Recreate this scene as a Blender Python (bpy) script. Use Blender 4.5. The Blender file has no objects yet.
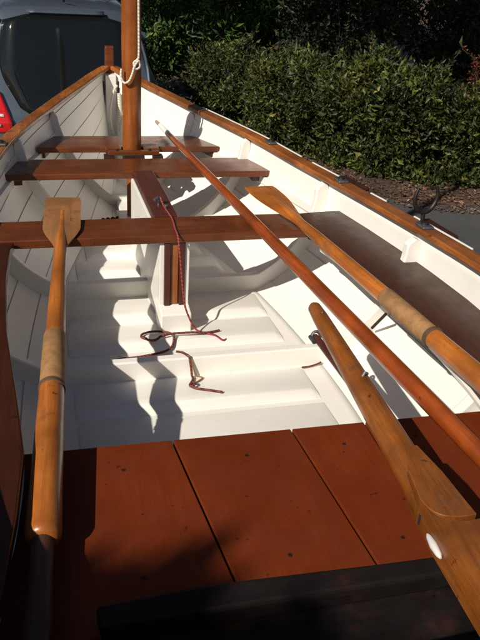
import bpy, bmesh, math, random
from math import sin, cos, pi, radians, sqrt, tan, atan2
from mathutils import Vector, Matrix, Quaternion
random.seed(7)
S = bpy.context.scene
C = S.collection
H = 1.2                      # height of the thwarts above the ground (boat sits on its trailer)

# ------------------------------------------------------------------ helpers
class MB:
    def __init__(s): s.v = []; s.f = []; s.sharp = None
    def add(s, vs, fs):
        o = len(s.v); s.v += [tuple(v) for v in vs]; s.f += [tuple(i+o for i in f) for f in fs]; return s
    def box(s, x0, x1, y0, y1, z0, z1):
        return s.add([(x0,y0,z0),(x1,y0,z0),(x1,y1,z0),(x0,y1,z0),(x0,y0,z1),(x1,y0,z1),(x1,y1,z1),(x0,y1,z1)],
            [(0,3,2,1),(4,5,6,7),(0,1,5,4),(1,2,6,5),(2,3,7,6),(3,0,4,7)])
    def prism_z(s, poly, z0, z1):
        n = len(poly)
        return s.add([(x,y,z0) for x,y in poly]+[(x,y,z1) for x,y in poly],
            [tuple(range(n-1,-1,-1)), tuple(range(n,2*n))]+[(i,(i+1)%n,(i+1)%n+n,i+n) for i in range(n)])
    def prism_y(s, poly, y0, y1):
        n = len(poly)
        return s.add([(x,y0,z) for x,z in poly]+[(x,y1,z) for x,z in poly],
            [tuple(range(n)), tuple(range(2*n-1,n-1,-1))]+[(i,i+n,(i+1)%n+n,(i+1)%n) for i in range(n)])
    def prism_x(s, poly, x0, x1):
        n = len(poly)
        return s.add([(x0,y,z) for y,z in poly]+[(x1,y,z) for y,z in poly],
            [tuple(range(n-1,-1,-1)), tuple(range(n,2*n))]+[(i,(i+1)%n,(i+1)%n+n,i+n) for i in range(n)])
    def tube(s, pts, rad, n=12, flat=1.0, up=None):
        pts = [Vector(p) for p in pts]; m = len(pts)
        if not isinstance(rad, (list, tuple)): rad = [rad]*m
        T = []
        for i in range(m):
            a = pts[max(0,i-1)]; b = pts[min(m-1,i+1)]
            T.append((b-a).normalized())
        N = Vector(up) if up else (Vector((0,0,1)) if abs(T[0].z) < .9 else Vector((1,0,0)))
        vs = []; 
        for i in range(m):
            N = (N - T[i]*N.dot(T[i])).normalized(); B = T[i].cross(N)
            r = rad[i]; ra, rb = r if isinstance(r, (tuple,list)) else (r, r*flat)
            for k in range(n):
                a = 2*pi*k/n
                vs.append(pts[i] + B*(cos(a)*ra) + N*(sin(a)*rb))
        fs = [(i*n+k, i*n+(k+1)%n, (i+1)*n+(k+1)%n, (i+1)*n+k) for i in range(m-1) for k in range(n)]
        fs += [tuple(range(n-1,-1,-1)), tuple(range((m-1)*n, m*n))]
        return s.add(vs, fs)
    def build(s, name, mat, parent=None, smooth=False, bevel=0, solid=0, seg=2, angle=35):
        me = bpy.data.meshes.new(name); me.from_pydata(s.v, [], s.f); me.validate()
        bm = bmesh.new(); bm.from_mesh(me)
        bmesh.ops.recalc_face_normals(bm, faces=bm.faces)
        if smooth:
            for f in bm.faces: f.smooth = True
            for e in bm.edges:
                if len(e.link_faces) == 2 and e.calc_face_angle(0) > radians(angle): e.smooth = False
        bm.to_mesh(me); bm.free()
        me.materials.append(mat)
        o = bpy.data.objects.new(name, me); C.objects.link(o)
        if parent: o.parent = parent
        if solid:
            m = o.modifiers.new('solid','SOLIDIFY'); m.thickness = solid; m.offset = 1
        if bevel:
            m = o.modifiers.new('bevel','BEVEL'); m.width = bevel; m.segments = seg; m.limit_method = 'ANGLE'; m.angle_limit = radians(40)
            m.harden_normals = False
        return o

def thing(name, label, cat, loc=(0,0,0), group=None):
    o = bpy.data.objects.new(name, None); C.objects.link(o); o.location = loc; o.empty_display_size = .1
    return tag(o, label, cat, group)
def tag(o, label, cat, group=None):
    o['label'] = label; o['category'] = cat
    if group: o['group'] = group
    return o
def spline(pts, n=8):
    pts = [Vector(p) for p in pts]; out = []
    for i in range(len(pts)-1):
        p0 = pts[max(0,i-1)]; p1 = pts[i]; p2 = pts[i+1]; p3 = pts[min(len(pts)-1,i+2)]
        for k in range(n):
            t = k/n
            out.append(.5*((2*p1)+(p2-p0)*t+(2*p0-5*p1+4*p2-p3)*t*t+(3*p1-p0-3*p2+p3)*t**3))
    out.append(pts[-1]); return out
def interp(tab, y):
    if y <= tab[0][0]: return tab[0][1]
    if y >= tab[-1][0]: return tab[-1][1]
    for i in range(len(tab)-1):
        if tab[i][0] <= y <= tab[i+1][0]: break
    x0,a = tab[i]; x1,b = tab[i+1]; h = x1-x0
    m0 = (b-a)/h if i == 0 else (b-tab[i-1][1])/(x1-tab[i-1][0])
    m1 = (b-a)/h if i+2 >= len(tab) else (tab[i+2][1]-a)/(tab[i+2][0]-x0)
    t = (y-x0)/h
    return (2*t**3-3*t*t+1)*a+(t**3-2*t*t+t)*h*m0+(-2*t**3+3*t*t)*b+(t**3-t*t)*h*m1

# ------------------------------------------------------------------ materials
def mat(name):
    m = bpy.data.materials.new(name); m.use_nodes = True
    return m, m.node_tree, m.node_tree.nodes['Principled BSDF']
def nd(nt, t, **kw):
    n = nt.nodes.new(t)
    for k, v in kw.items(): setattr(n, k, v)
    return n
def ramp(nt, fac, stops):
    r = nd(nt, 'ShaderNodeValToRGB'); e = r.color_ramp.elements
    e[0].position, e[0].color = stops[0][0], (*stops[0][1], 1)
    e[1].position, e[1].color = stops[1][0], (*stops[1][1], 1)
    for p, c in stops[2:]:
        n = e.new(p); n.color = (*c, 1)
    nt.links.new(fac, r.inputs[0]); return r.outputs[0]
def noise(nt, vec, scale, detail=4, rough=.55, dist=0):
    n = nd(nt, 'ShaderNodeTexNoise'); n.inputs['Scale'].default_value = scale; n.inputs['Detail'].default_value = detail
    n.inputs['Roughness'].default_value = rough; n.inputs['Distortion'].default_value = dist
    if vec is not None: nt.links.new(vec, n.inputs['Vector'])
    return n.outputs['Fac']
def mixc(nt, a, b, fac, mode='MIX'):
    m = nd(nt, 'ShaderNodeMix', data_type='RGBA', blend_type=mode)
    for s, v in ((0, fac), (6, a), (7, b)):
        if hasattr(v, 'links'): nt.links.new(v, m.inputs[s])
        else: m.inputs[s].default_value = v if s == 0 else (*v, 1)
    return m.outputs[2]
def bump(nt, b, h, strength, dist):
    n = nd(nt, 'ShaderNodeBump'); n.inputs['Strength'].default_value = strength; n.inputs['Distance'].default_value = dist
    nt.links.new(h, n.inputs['Height']); nt.links.new(n.outputs[0], b.inputs['Normal'])
def coords(nt, scale=(1,1,1)):
    t = nd(nt, 'ShaderNodeTexCoord'); m = nd(nt, 'ShaderNodeMapping'); m.inputs['Scale'].default_value = scale
    nt.links.new(t.outputs['Object'], m.inputs[0]); return m.outputs[0], t.outputs['Object']

def wood(name, dark, light, axis='y', rough=.35, coat=.4, stain=.35, knots=True, wear=None, spec=.4, streaks=.35):
    m, nt, b = mat(name)
    sc = {'x': (1.4, 26, 26), 'y': (26, 1.4, 26), 'z': (26, 26, 1.4)}[axis]
    v, o = coords(nt, sc)
    g = noise(nt, v, 1.9, 9, .70, .7)
    mid = tuple((a+c)/2 for a, c in zip(dark, light))
    col = ramp(nt, g, [(.28, dark), (.75, light), (.5, mid)])
    big = noise(nt, o, 4.5, 4, .6)
    st = ramp(nt, big, [(.38, (0,0,0)), (.62, (1,1,1))])
    col = mixc(nt, tuple(c*(1-stain) for c in mid), col, st, 'MIX') if stain else col
    col2 = mixc(nt, col, tuple(min(1, c*1.0) for c in light), .0)
    col = col2
    streak = ramp(nt, noise(nt, v, 7.0, 5, .75, .2), [(.50, (0,0,0)), (.68, (streaks,)*3)])
    col = mixc(nt, col, tuple(c*.7 for c in dark), streak)
    if knots:                        # scattered darker specks and scuffs
        kn = ramp(nt, noise(nt, o, 46, 2, .5), [(.70, (0,0,0)), (.76, (.8,.8,.8))])
        col = mixc(nt, col, tuple(c*.35 for c in dark), kn)
    if wear:
        w = ramp(nt, noise(nt, o, 9, 6, .7), [(.56, (0,0,0)), (.68, (.7,.7,.7))])
        col = mixc(nt, col, wear, w)
    nt.links.new(col, b.inputs['Base Color'])
    r = ramp(nt, noise(nt, o, 14, 5, .65), [(.3, (rough*.75,)*3), (.75, (min(1, rough*1.6),)*3)])
    nt.links.new(r, b.inputs['Roughness'])
    b.inputs['Coat Weight'].default_value = coat; b.inputs['Coat Roughness'].default_value = .18
    b.inputs['Specular IOR Level'].default_value = spec
    fine = noise(nt, v, 5.5, 6, .7, .3)
    bump(nt, b, fine, .35, .0012)
    return m
def paint(name, col, rough=.4, grime=(.35,.30,.24), amt=.5, b_=.2):
    m, nt, b = mat(name); v, o = coords(nt)
    n1 = ramp(nt, noise(nt, o, 3.2, 6, .65), [(.42, (0,0,0)), (.8, (amt,)*3)])
    c = mixc(nt, col, tuple(x*.84 for x in col), n1)
    n2 = ramp(nt, noise(nt, o, 17, 6, .75), [(.63, (0,0,0)), (.74, (amt*.75,)*3)])
    c = mixc(nt, c, grime, n2)
    n3 = ramp(nt, noise(nt, o, 75, 3, .6), [(.72, (0,0,0)), (.77, (amt,)*3)])
    c = mixc(nt, c, tuple(g*.6 for g in grime), n3)
    sv, _ = coords(nt, (3, 45, 3)); sc = ramp(nt, noise(nt, sv, 3.0, 5, .8, 1.2), [(.66, (0,0,0)), (.72, (amt*.5,)*3)])
    c = mixc(nt, c, tuple(x*.55 for x in col), sc)
    nt.links.new(c, b.inputs['Base Color']); b.inputs['Roughness'].default_value = rough
    bump(nt, b, noise(nt, o, 22, 5, .6), b_, .002)
    return m
def plain(name, col, rough=.5, metal=0, coat=0, var=.25, scale=20):
    m, nt, b = mat(name); v, o = coords(nt)
    c = mixc(nt, col, tuple(x*(1-var) for x in col), ramp(nt, noise(nt, o, scale, 5, .6), [(.35, (0,0,0)), (.65, (1,1,1))]))
    nt.links.new(c, b.inputs['Base Color']); b.inputs['Roughness'].default_value = rough
    b.inputs['Metallic'].default_value = metal; b.inputs['Coat Weight'].default_value = coat
    return m
def ropemat(name, col, col2, tw=260):
    m, nt, b = mat(name); v, o = coords(nt)
    w = nd(nt, 'ShaderNodeTexWave', wave_type='BANDS', bands_direction='DIAGONAL'); w.inputs['Scale'].default_value = tw/6
    w.inputs['Distortion'].default_value = 1.0; nt.links.new(o, w.inputs['Vector'])
    nt.links.new(mixc(nt, col, col2, w.outputs['Fac']), b.inputs['Base Color']); b.inputs['Roughness'].default_value = .8
    bump(nt, b, w.outputs['Fac'], .6, .002); return m
def leafmat(name, a, b2, c3, rough=.38, trans=.25):
    m, nt, b = mat(name)
    g = nd(nt, 'ShaderNodeNewGeometry')
    col = ramp(nt, g.outputs['Random Per Island'], [(0, a), (.93, b2), (.97, c3)])
    v, o = coords(nt)
    col = mixc(nt, col, tuple(x*.45 for x in a), ramp(nt, noise(nt, o, 2.6, 4), [(.42, (0,0,0)), (.62, (.85,.85,.85))]))
    col = mixc(nt, col, (b2[0]*1.25, b2[1]*.72, b2[2]*.9), ramp(nt, noise(nt, o, 1.7, 3, .5, .5), [(.55, (0,0,0)), (.70, (.6,.6,.6))]))
    nt.links.new(col, b.inputs['Base Color']); b.inputs['Roughness'].default_value = rough
    t = nd(nt, 'ShaderNodeBsdfTranslucent'); nt.links.new(col, t.inputs[0])
    mx = nd(nt, 'ShaderNodeMixShader'); mx.inputs[0].default_value = trans
    nt.links.new(b.outputs[0], mx.inputs[1]); nt.links.new(t.outputs[0], mx.inputs[2])
    nt.links.new(mx.outputs[0], nt.nodes['Material Output'].inputs[0]); return m

M = {}
M['thwart'] = wood('varnished_mahogany', (.065,.015,.0045), (.215,.056,.0135), 'x', .30, .35)
M['capwood'] = wood('dark_red_mahogany', (.05,.010,.007), (.12,.026,.014), 'y', .4, .3)
M['rail'] = wood('gunwale_mahogany', (.12,.030,.006), (.56,.185,.036), 'y', .34, .35, .5, True, (.06,.02,.010))
M['bench'] = wood('walnut_bench', (.026,.0075,.004), (.068,.018,.008), 'y', .30, .08, .25, True, None, .22)
M['sheet'] = wood('red_brown_boards', (.122,.0175,.0030), (.172,.030,.0050), 'y', .52, .0, .20, True, None, .22, .12)
M['beam'] = wood('shadow_dark_beam', (.005,.004,.005), (.016,.010,.009), 'x', .6, .0, .3, True, (.032,.010,.006), .2)  # near-black colour paints in the shadow over the aft end
M['mast'] = wood('oiled_mast', (.19,.044,.006), (.44,.125,.020), 'z', .36, .35, .35)
M['oar'] = wood('oiled_spruce', (.26,.066,.009), (.62,.20,.030), 'y', .34, .35, .45, True, (.16,.055,.018))
M['blade'] = wood('worn_blade', (.20,.075,.024), (.40,.185,.068), 'y', .5, .1, .35, True, (.16,.07,.03))
M['pole'] = wood('red_spar', (.16,.026,.004), (.42,.088,.012), 'y', .26, .5, .4)
M['boom'] = wood('weathered_spar', (.10,.028,.005), (.45,.135,.018), 'y', .38, .3, .5, True, (.09,.04,.018))
M['grip'] = wood('dark_grip', (.05,.02,.012), (.12,.045,.02), 'y', .5, .1)
M['board'] = wood('orange_board', (.22,.06,.014), (.5,.17,.04), 'z', .35, .4)
M['white'] = paint('white_boat_paint', (.80,.77,.71), .36)
M['sole'] = paint('white_sole_paint', (.81,.78,.715), .42, (.34,.30,.25), .55, .3)
M['outer'] = paint('white_topside_paint', (.78,.76,.71), .3)
M['seam'] = plain('dark_seam', (.010,.007,.005), .9)
M['leather'] = plain('oar_leather', (.34,.175,.066), .75, 0, 0, .35, 40)
M['leather_ring'] = plain('leather_ring', (.10,.055,.028), .7)
M['metal'] = plain('galvanised', (.32,.33,.34), .42, .9, 0, .4, 40)
M['darkmetal'] = plain('dark_bronze', (.05,.042,.038), .5, .7, 0, .4, 40)
M['iron'] = plain('rusty_iron', (.05,.03,.022), .6, .6, 0, .5, 40)
M['whiterope'] = ropemat('white_rope', (.72,.68,.58), (.5,.45,.36))
M['redrope'] = ropemat('red_cord', (.36,.05,.035), (.12,.02,.02))
M['brownrope'] = ropemat('brown_cord', (.20,.045,.03), (.07,.02,.018))
M['blackrope'] = ropemat('black_rope', (.012,.012,.012), (.03,.03,.03))
M['plasticwhite'] = plain('white_plastic', (.62,.61,.58), .3, 0, 0, .05)
M['rubber'] = plain('rubber', (.02,.02,.02), .8)
M['carpaint'] = plain('silver_blue_car_paint', (.085,.105,.135), .30, .4, .7, .05, 60)
M['glass'] = plain('tinted_glass', (.006,.007,.007), .05, 0, 0, .1)
M['glass'].node_tree.nodes['Principled BSDF'].inputs['Specular IOR Level'].default_value = .5
M['trim'] = plain('black_trim', (.015,.015,.016), .5)
M['chrome'] = plain('chrome', (.75,.76,.78), .12, 1, 0, .05)
M['redlight'] = plain('red_lens', (.55,.008,.010), .12, 0, 1, .1)
M['clearlight'] = plain('clear_lens', (.75,.60,.58), .15, 0, 1, .1)
M['plate'] = plain('plate_white', (.75,.75,.72), .4)
M['bark'] = plain('bark', (.09,.065,.045), .9, 0, 0, .5, 12)
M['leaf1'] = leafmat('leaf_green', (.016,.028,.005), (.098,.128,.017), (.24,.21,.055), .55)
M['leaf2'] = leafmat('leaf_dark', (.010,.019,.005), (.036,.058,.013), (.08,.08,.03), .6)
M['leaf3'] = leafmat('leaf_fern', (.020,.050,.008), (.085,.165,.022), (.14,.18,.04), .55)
M['leafred'] = leafmat('leaf_red', (.10,.028,.018), (.22,.06,.032), (.06,.09,.03))
M['leafdead'] = leafmat('leaf_dead', (.10,.05,.03), (.30,.17,.10), (.45,.33,.24), .7, .1)

# ground materials
def groundmat(name, c1, c2, c3, sc, strength):
    m, nt, b = mat(name); v, o = coords(nt)
    n = noise(nt, o, sc, 8, .7)
    c = ramp(nt, n, [(.3, c1), (.7, c2), (.55, tuple((a+q)/2 for a,q in zip(c1,c2)))])
    c = mixc(nt, c, c3, ramp(nt, noise(nt, o, sc*4, 4, .6), [(.6, (0,0,0)), (.66, (.8,.8,.8))]))
    c = mixc(nt, c, tuple(x*.5 for x in c1), ramp(nt, noise(nt, o, .6, 4, .6), [(.45, (0,0,0)), (.7, (.6,.6,.6))]))
    nt.links.new(c, b.inputs['Base Color']); b.inputs['Roughness'].default_value = .9
    bump(nt, b, n, strength, .02); return m
M['asphalt'] = groundmat('asphalt', (.045,.045,.047), (.085,.083,.08), (.15,.145,.14), 60, .5)
M['litter'] = groundmat('leaf_litter_ground', (.05,.026,.018), (.13,.07,.048), (.26,.17,.12), 22, .9)

# ------------------------------------------------------------------ the boat
BW = [(.45,.640),(.90,.72),(1.3,.757),(1.65,.770),(1.95,.753),(2.23,.722),(2.53,.675),(2.84,.618),(3.18,.552),(3.5,.459),(3.7,.379),(3.9,.286),(4.1,.180),(4.25,.097),(4.38,.014)]
SH = [(.45,.185),(1.0,.15),(1.7,.12),(2.2,.105),(2.8,.10),(3.2,.105),(3.5,.113),(3.7,.126),(3.9,.149),(4.1,.176),(4.38,.225)]
KL = [(.45,-.34),(1.0,-.40),(1.6,-.425),(2.8,-.425),(3.5,-.405),(3.9,-.375),(4.15,-.33),(4.30,-.27),(4.38,-.20)]
PW = [(.45,2.3),(1.4,2.5),(2.6,2.45),(3.2,2.0),(3.7,1.6),(4.1,1.25),(4.38,1.05)]
def bw(y): return interp(BW, y)
def sh(y): return interp(SH, y)
def sec(y, th):
    b, zs, k, p = bw(y), sh(y), interp(KL, y), interp(PW, y)
    return b*max(0, sin(th))**(2/p), zs-(zs-k)*max(0, cos(th))**(2/p)
def hull_x(y, z):
    b, zs, k, p = bw(y), sh(y), interp(KL, y), interp(PW, y)
    u = min(1, max(0, (zs-z)/(zs-k)))
    return b*(1-u**p)**(1/p)

boat = thing('rowing_boat', 'white painted clinker sailing dinghy with varnished mahogany thwarts, stepped mast and rails', 'boat', (0,0,H))
STR = [0, 14, 27, 39, 50, 61, 72, 81, 90]
def section_pts(y):
    out = []
    for i in range(len(STR)-1):
        for k in range(4):
            th = radians(STR[i]+(STR[i+1]-STR[i])*k/3)
            x, z = sec(y, th)
            x2, z2 = sec(y, th+.01); x1, z1 = sec(y, max(0, th-.01))
            nx, nz = -(z2-z1), (x2-x1); L = sqrt(nx*nx+nz*nz) or 1; nx /= L; nz /= L
            sc = min(1, bw(y)/.15)
            off = (.0042*(k/3) if i < len(STR)-2 else 0)*sc
            out.append((max(0, x+nx*off), z+nz*off))
    return out
ys = []; y = .45
while y < 4.38: ys.append(y); y += .05 if y < 3.6 else .03
ys.append(4.38)
hb = MB()
for side in (-1, 1):
    rows = [[(side*x, y, z) for x, z in section_pts(y)] for y in ys]
    n = len(rows[0]); vs = [p for r in rows for p in r]
    hb.add(vs, [(i*n+k, i*n+k+1, (i+1)*n+k+1, (i+1)*n+k) for i in range(len(ys)-1) for k in range(n-1)])
me = bpy.data.meshes.new('hull'); me.from_pydata(hb.v, [], hb.f)
bm = bmesh.new(); bm.from_mesh(me); bmesh.ops.remove_doubles(bm, verts=bm.verts, dist=.0004)
bmesh.ops.recalc_face_normals(bm, faces=bm.faces)
# point normals inward (towards the axis)
cnt = sum(1 for f in bm.faces if f.normal.dot(Vector((0, f.calc_center_median().y, .3))-f.calc_center_median()) > 0)
if cnt < len(bm.faces)/2: bmesh.ops.reverse_faces(bm, faces=bm.faces)
for f in bm.faces: f.smooth = True
for e in bm.edges:
    if len(e.link_faces) == 2 and e.calc_face_angle(0) > radians(28): e.smooth = False
bm.to_mesh(me); bm.free(); me.materials.append(M['white'])
hull = bpy.data.objects.new('hull', me); C.objects.link(hull); hull.parent = boat
md = hull.modifiers.new('solid','SOLIDIFY'); md.thickness = .014; md.offset = -1

# transom
pts = [sec(.45, radians(a)) for a in range(0, 91, 6)]
poly = [(x, z) for x, z in pts] + [(.3,.215),(0,.225),(-.3,.215)] + [(-x, z) for x, z in reversed(pts[1:])]
MB().prism_y(poly, .425, .449).build('transom', M['capwood'], boat, bevel=.003)

# gunwale caps: a rail each side, wood strip following the sheer
def rail_path(off0, off1, y0, y1, side, z0, z1, step=.06):
    b = MB(); rows = []; y = y0; L = []
    while y < y1-1e-6: L.append(y); y += step
    L.append(y1)
    for y in L:
        d = (bw(min(4.38,y+.01))-bw(y-.01))/.02 if y < 4.36 else -1
        nx, ny = 1/sqrt(1+d*d), -d/sqrt(1+d*d)
        x = bw(y); z = sh(y)
        r = []
        for o, zz in ((off0,z0),(off1,z0),(off1,z1),(off0,z1)):
            px = max(0.0, x+nx*o)*side; r.append((px, y+ny*o*min(1, (4.45-y)/.3), z+zz))
        rows.append(r)
    vs = [p for r in rows for p in r]; m = len(rows)
    fs = [(i*4+k, i*4+(k+1)%4, i*4+4+(k+1)%4, i*4+4+k) for i in range(m-1) for k in range(4)]
    fs += [(3,2,1,0), (m*4-4, m*4-3, m*4-2, m*4-1)]
    b.add(vs, fs); return b
for s in (-1, 1):
    g = rail_path(-.028, .030, .43, 4.37, s, -.010, .012).build('gunwale', M['rail'], boat, bevel=.005)
    if s == 1:
        for a, c in ((2.88, 3.72), (2.58, 2.79), (2.27, 2.37), (1.78, 2.10)):
            rail_path(.0305, .0395, a, c, s, -.035, .0125).build('rubbing_strip', M['plasticwhite'], boat, bevel=.003)

# stem, stemhead, apron, breasthook, seams
MB().prism_x([(4.36,-.31),(4.36,.335),(4.395,.34),(4.43,.30),(4.43,-.22),(4.39,-.31)], -.024, .024).build('stem', M['thwart'], boat, bevel=.005)
MB().prism_x([(4.315,-.30),(4.315,.190),(4.359,.195),(4.359,-.30)], -.030, .030).build('apron', M['white'], boat, bevel=.004)
for s in (-1, 1):
    MB().tube([(s*.040, 4.318, z/100) for z in range(-28, 17, 4)], .004, 6).build('seam', M['seam'], boat)
# keelson
MB().box(-.045, .045, 3.36, 4.30, -.42, -.345).build('keelson', M['white'], boat, bevel=.006)

# frames
def frame(y, head=.062, depth=.062, flat=-.292, w=.032):
    outer = []; inner = []
    ths = [radians(a) for a in range(0, 91, 3)]
    for th in ths:
        x, z = sec(y, th)
        if z > head: 
            break
        x2, z2 = sec(y, th+.01); x1, z1 = sec(y, max(0, th-.01))
        nx, nz = -(z2-z1), (x2-x1); L = sqrt(nx*nx+nz*nz); nx /= L; nz /= L
        outer.append((x-nx*.004, z-nz*.004)); 
        dd = depth*(.75+.25*min(1, max(0, (.0-z)/.3)))
        ix, iz = x+nx*dd, z+nz*dd
        inner.append((max(0, ix), max(flat, iz)))
    xo, zo = outer[-1]; xi, zi = inner[-1]
    capn = [(xo-.004, head+.012), ((xo+xi)/2, head+.022), (xi+.008, head+.010)]
    half = outer+capn+list(reversed(inner[1:]))
    poly = [p for p in half]
    # full U: right outer up, over the head, down inner, across, mirrored back
    right = outer[1:]+capn+[p for p in reversed(inner) if p[0] > .02]
    left = [(-x, z) for x, z in reversed(right)]
    poly = [outer[0]]+right+left
    return MB().prism_y(poly, y-w/2, y+w/2)
for y_ in (1.42, 2.0, 2.61):
    frame(y_).build('frame', M['white'], boat, bevel=.005)
frame(3.27, .07, .055, -.30).build('frame', M['white'], boat, bevel=.005)
frame(3.74, .09, .045, -.31, .026).build('frame', M['white'], boat, bevel=.004)

# sole
sb = MB(); rows = []; yy = .5
while yy < 3.42:
    hx = hull_x(yy, -.36)+.004
    rows.append([(x_, yy, -.36) for x_ in (-hx, -hx*.93, -.2, .2, hx*.93, hx)]); yy += .1
vs = [p for r in rows for p in r]
sb.add(vs, [(i*6+k, i*6+k+1, i*6+7+k, i*6+6+k) for i in range(len(rows)-1) for k in range(5)])
sb.build('sole', M['sole'], boat, smooth=True, solid=.012).modifiers[0].offset = -1
for yr in (1.0, 1.21, 1.60, 1.815, 2.19, 2.395, 2.80, 3.0):
    hw = min(.375, hull_x(yr, -.36)-.05)
    b = MB(); N = 5
    prof = [(-.030,.0),(-.022,.0035),(-.006,.020),(.004,.0225),(.03,.021),(.16,.001),(.16,-.004),(-.030,-.004)]
    for sgn in (0,):
        vs = []
        for x, k in ((-hw, .15), (-hw+.03, 1), (hw-.03, 1), (hw, .15)):
            vs += [(x, yr+a, -.3585+z*k) for a, z in prof]
        n = len(prof)
        fs = [(i*n+k, i*n+(k+1)%n, (i+1)*n+(k+1)%n, (i+1)*n+k) for i in range(3) for k in range(n)]
        fs += [tuple(range(n)), tuple(range(4*n-1, 3*n-1, -1))]
        b.add(vs, fs)
    b.build('sole_ridge', M['sole'], boat, smooth=True, angle=50)

# side benches
for s in (-1, 1):
    inner = [(.475,2.29),(.50,2.24),(.535,2.0),(.553,1.7),(.548,1.4),(.52,1.15),(.48,.85),(.44,.462)]
    if s < 0: inner = [(.525,2.29),(.538,2.24),(.546,2.0),(.541,1.7),(.516,1.4),(.502,1.2),(.515,1.02),(.540,.82),(.52,.462)]
    if s > 0: front = [(.475,2.291),(.475,2.482),(.62,2.50)]
    else: front = [(.525,2.291)]
    outer = [(hull_x(y, -.002)+.002, y) for y in (.47,.7,.9,1.1,1.3,1.5,1.7,1.9,2.1,2.3,2.5)]
    if s < 0: outer = [p for p in outer if p[1] < 2.291]+[(hull_x(2.291,-.002)+.002, 2.291)]
    poly = [(s*x, y) for x, y in (front[::-1] if s > 0 else front)]+[(s*x, y) for x, y in inner[1:]]+[(s*x, y) for x, y in outer]
    be = MB().prism_z(poly, -.026, .0035).build('side_bench', M['bench'], boat, bevel=.004)
    cl = [(s*(x+.006), y, -.040) for x, y in inner[1:]]
    e = MB(); path = spline(cl, 6)
    e.tube(path, [(.004,.013)]*len(path), 4).build('bench_edge', M['white'], be)

# thwarts
def thwart(poly, z0=-.026, z1=0, lab=None):
    o = MB().prism_z(poly, z0, z1).build('thwart', M['thwart'], boat, bevel=.004)
    if lab: o['label'] = lab
    return o
xe = lambda y: hull_x(y, -.01)+.002
t3 = thwart([(-xe(2.30),2.30),(.474,2.30),(.474,2.482),(-xe(2.48),2.482)], -.024, .006)
t2 = thwart([(-.575,3.055),(.585,3.055),(.545,3.285),(-.51,3.285)])
t1 = thwart([(-.432,3.485),(.440,3.485),(.350,3.705),(-.350,3.705)])
for s in (-1, 1):      # end cleats under the thwarts
    MB().box(*sorted((s*.50, s*.592)), 3.10, 3.25, -.060, -.0265).build('thwart_cleat', M['capwood'], t2, bevel=.003)
    MB().prism_z([(s*.395,3.50),(s*.44,3.50),(s*.385,3.70),(s*.345,3.70)], -.055, -.0265).build('thwart_cleat', M['capwood'], t1, bevel=.003)
# risers supporting the thwarts
for s in (-1, 1):
    rows = []; yy = 2.3
    r = MB(); L = [2.2+.08*i for i in range(18)]
    vs = []
    for yy in L:
        x = hull_x(yy, -.045); 
        for a, z in ((.004,-.068),(-.016,-.066),(-.016,-.030),(.004,-.030)): vs.append((s*(x+a), yy, z))
    m = len(L); fs = [(i*4+k, i*4+(k+1)%4, i*4+4+(k+1)%4, i*4+4+k) for i in range(m-1) for k in range(4)]+[(0,1,2,3),(m*4-1,m*4-2,m*4-3,m*4-4)]
    r.add(vs, fs).build('riser', M['white'], boat, bevel=.003)

# mast with clamp
mst = MB()
zz = [-.345,-.20,-.10,-.03,.0,.5,1.2,1.9,2.5,2.9]; rr = [.026,.026,.028,.034,.043,.0435,.042,.038,.031,.024]
mst.tube([(0, 3.425, z) for z in zz], rr, 28, up=(0,1,0))
mast = mst.build('mast', M['mast'], boat, smooth=True)
MB().box(-.07, .07, 3.36, 3.50, -.352, -.318).build('mast_step', M['white'], boat, bevel=.005)
cb = MB().box(-.125, -.052, 3.395, 3.4835, -.012, .016).box(.052, .125, 3.395, 3.4835, -.012, .016).box(-.118, .118, 3.352, 3.383, -.006, .014)
cl = cb.build('mast_clamp', M['thwart'], t1, bevel=.004)
ib = MB().box(-.135, -.090, 3.345, 3.394, -.034, -.0065).box(.090, .135, 3.345, 3.394, -.034, -.0065).box(-.05, .05, 3.3535, 3.382, -.045, -.0065)
ib.build('clamp_bracket', M['iron'], cl, bevel=.003)
for x in (-.075, .075): MB().tube([(x,3.367,.0145),(x,3.367,.022)], .007, 8).build('bolt', M['darkmetal'], cl)

# centreboard trunk
ct = MB()
ct.box(-.052, -.036, 2.31, 3.07, -.40, -.0245).box(.036, .052, 2.31, 3.07, -.40, -.0245).box(-.0355, .0355, 3.03, 3.07, -.40, -.03)
trunk = ct.build('centreboard_trunk', M['white'], boat, bevel=.002)
MB().prism_x([(2.255,-.352),(2.255,-.275),(2.309,-.262),(2.38,-.262),(2.38,-.352)], -.054, .054).build('trunk_block', M['white'], trunk, bevel=.004)
MB().box(-.046, .040, 2.483, 3.054, -.022, .012).build('trunk_cap', M['capwood'], trunk, bevel=.004)
MB().box(-.0358, -.016, 2.303, 2.345, -.262, -.0255).box(.016, .0358, 2.303, 2.345, -.262, -.0255).build('trunk_post', M['capwood'], trunk, bevel=.002)
MB().box(-.0145, .0145, 2.312, 2.95, -.262, -.026).build('centreboard', M['board'], trunk, bevel=.003)
cle = MB().tube([(-.01,2.60,.0125),(-.01,2.60,.035)], .006, 8).build('cleat', M['metal'], trunk, smooth=True)
MB().tube([(.010,2.56,.0125),(.010,2.56,.026)], .007, 8).build('bolt', M['metal'], trunk, smooth=True)
MB().tube([(-.028,2.585,.036),(-.012,2.60,.040),(.004,2.615,.036)], .006, 8).build('cleat_horn', M['metal'], cle, smooth=True)

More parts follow.
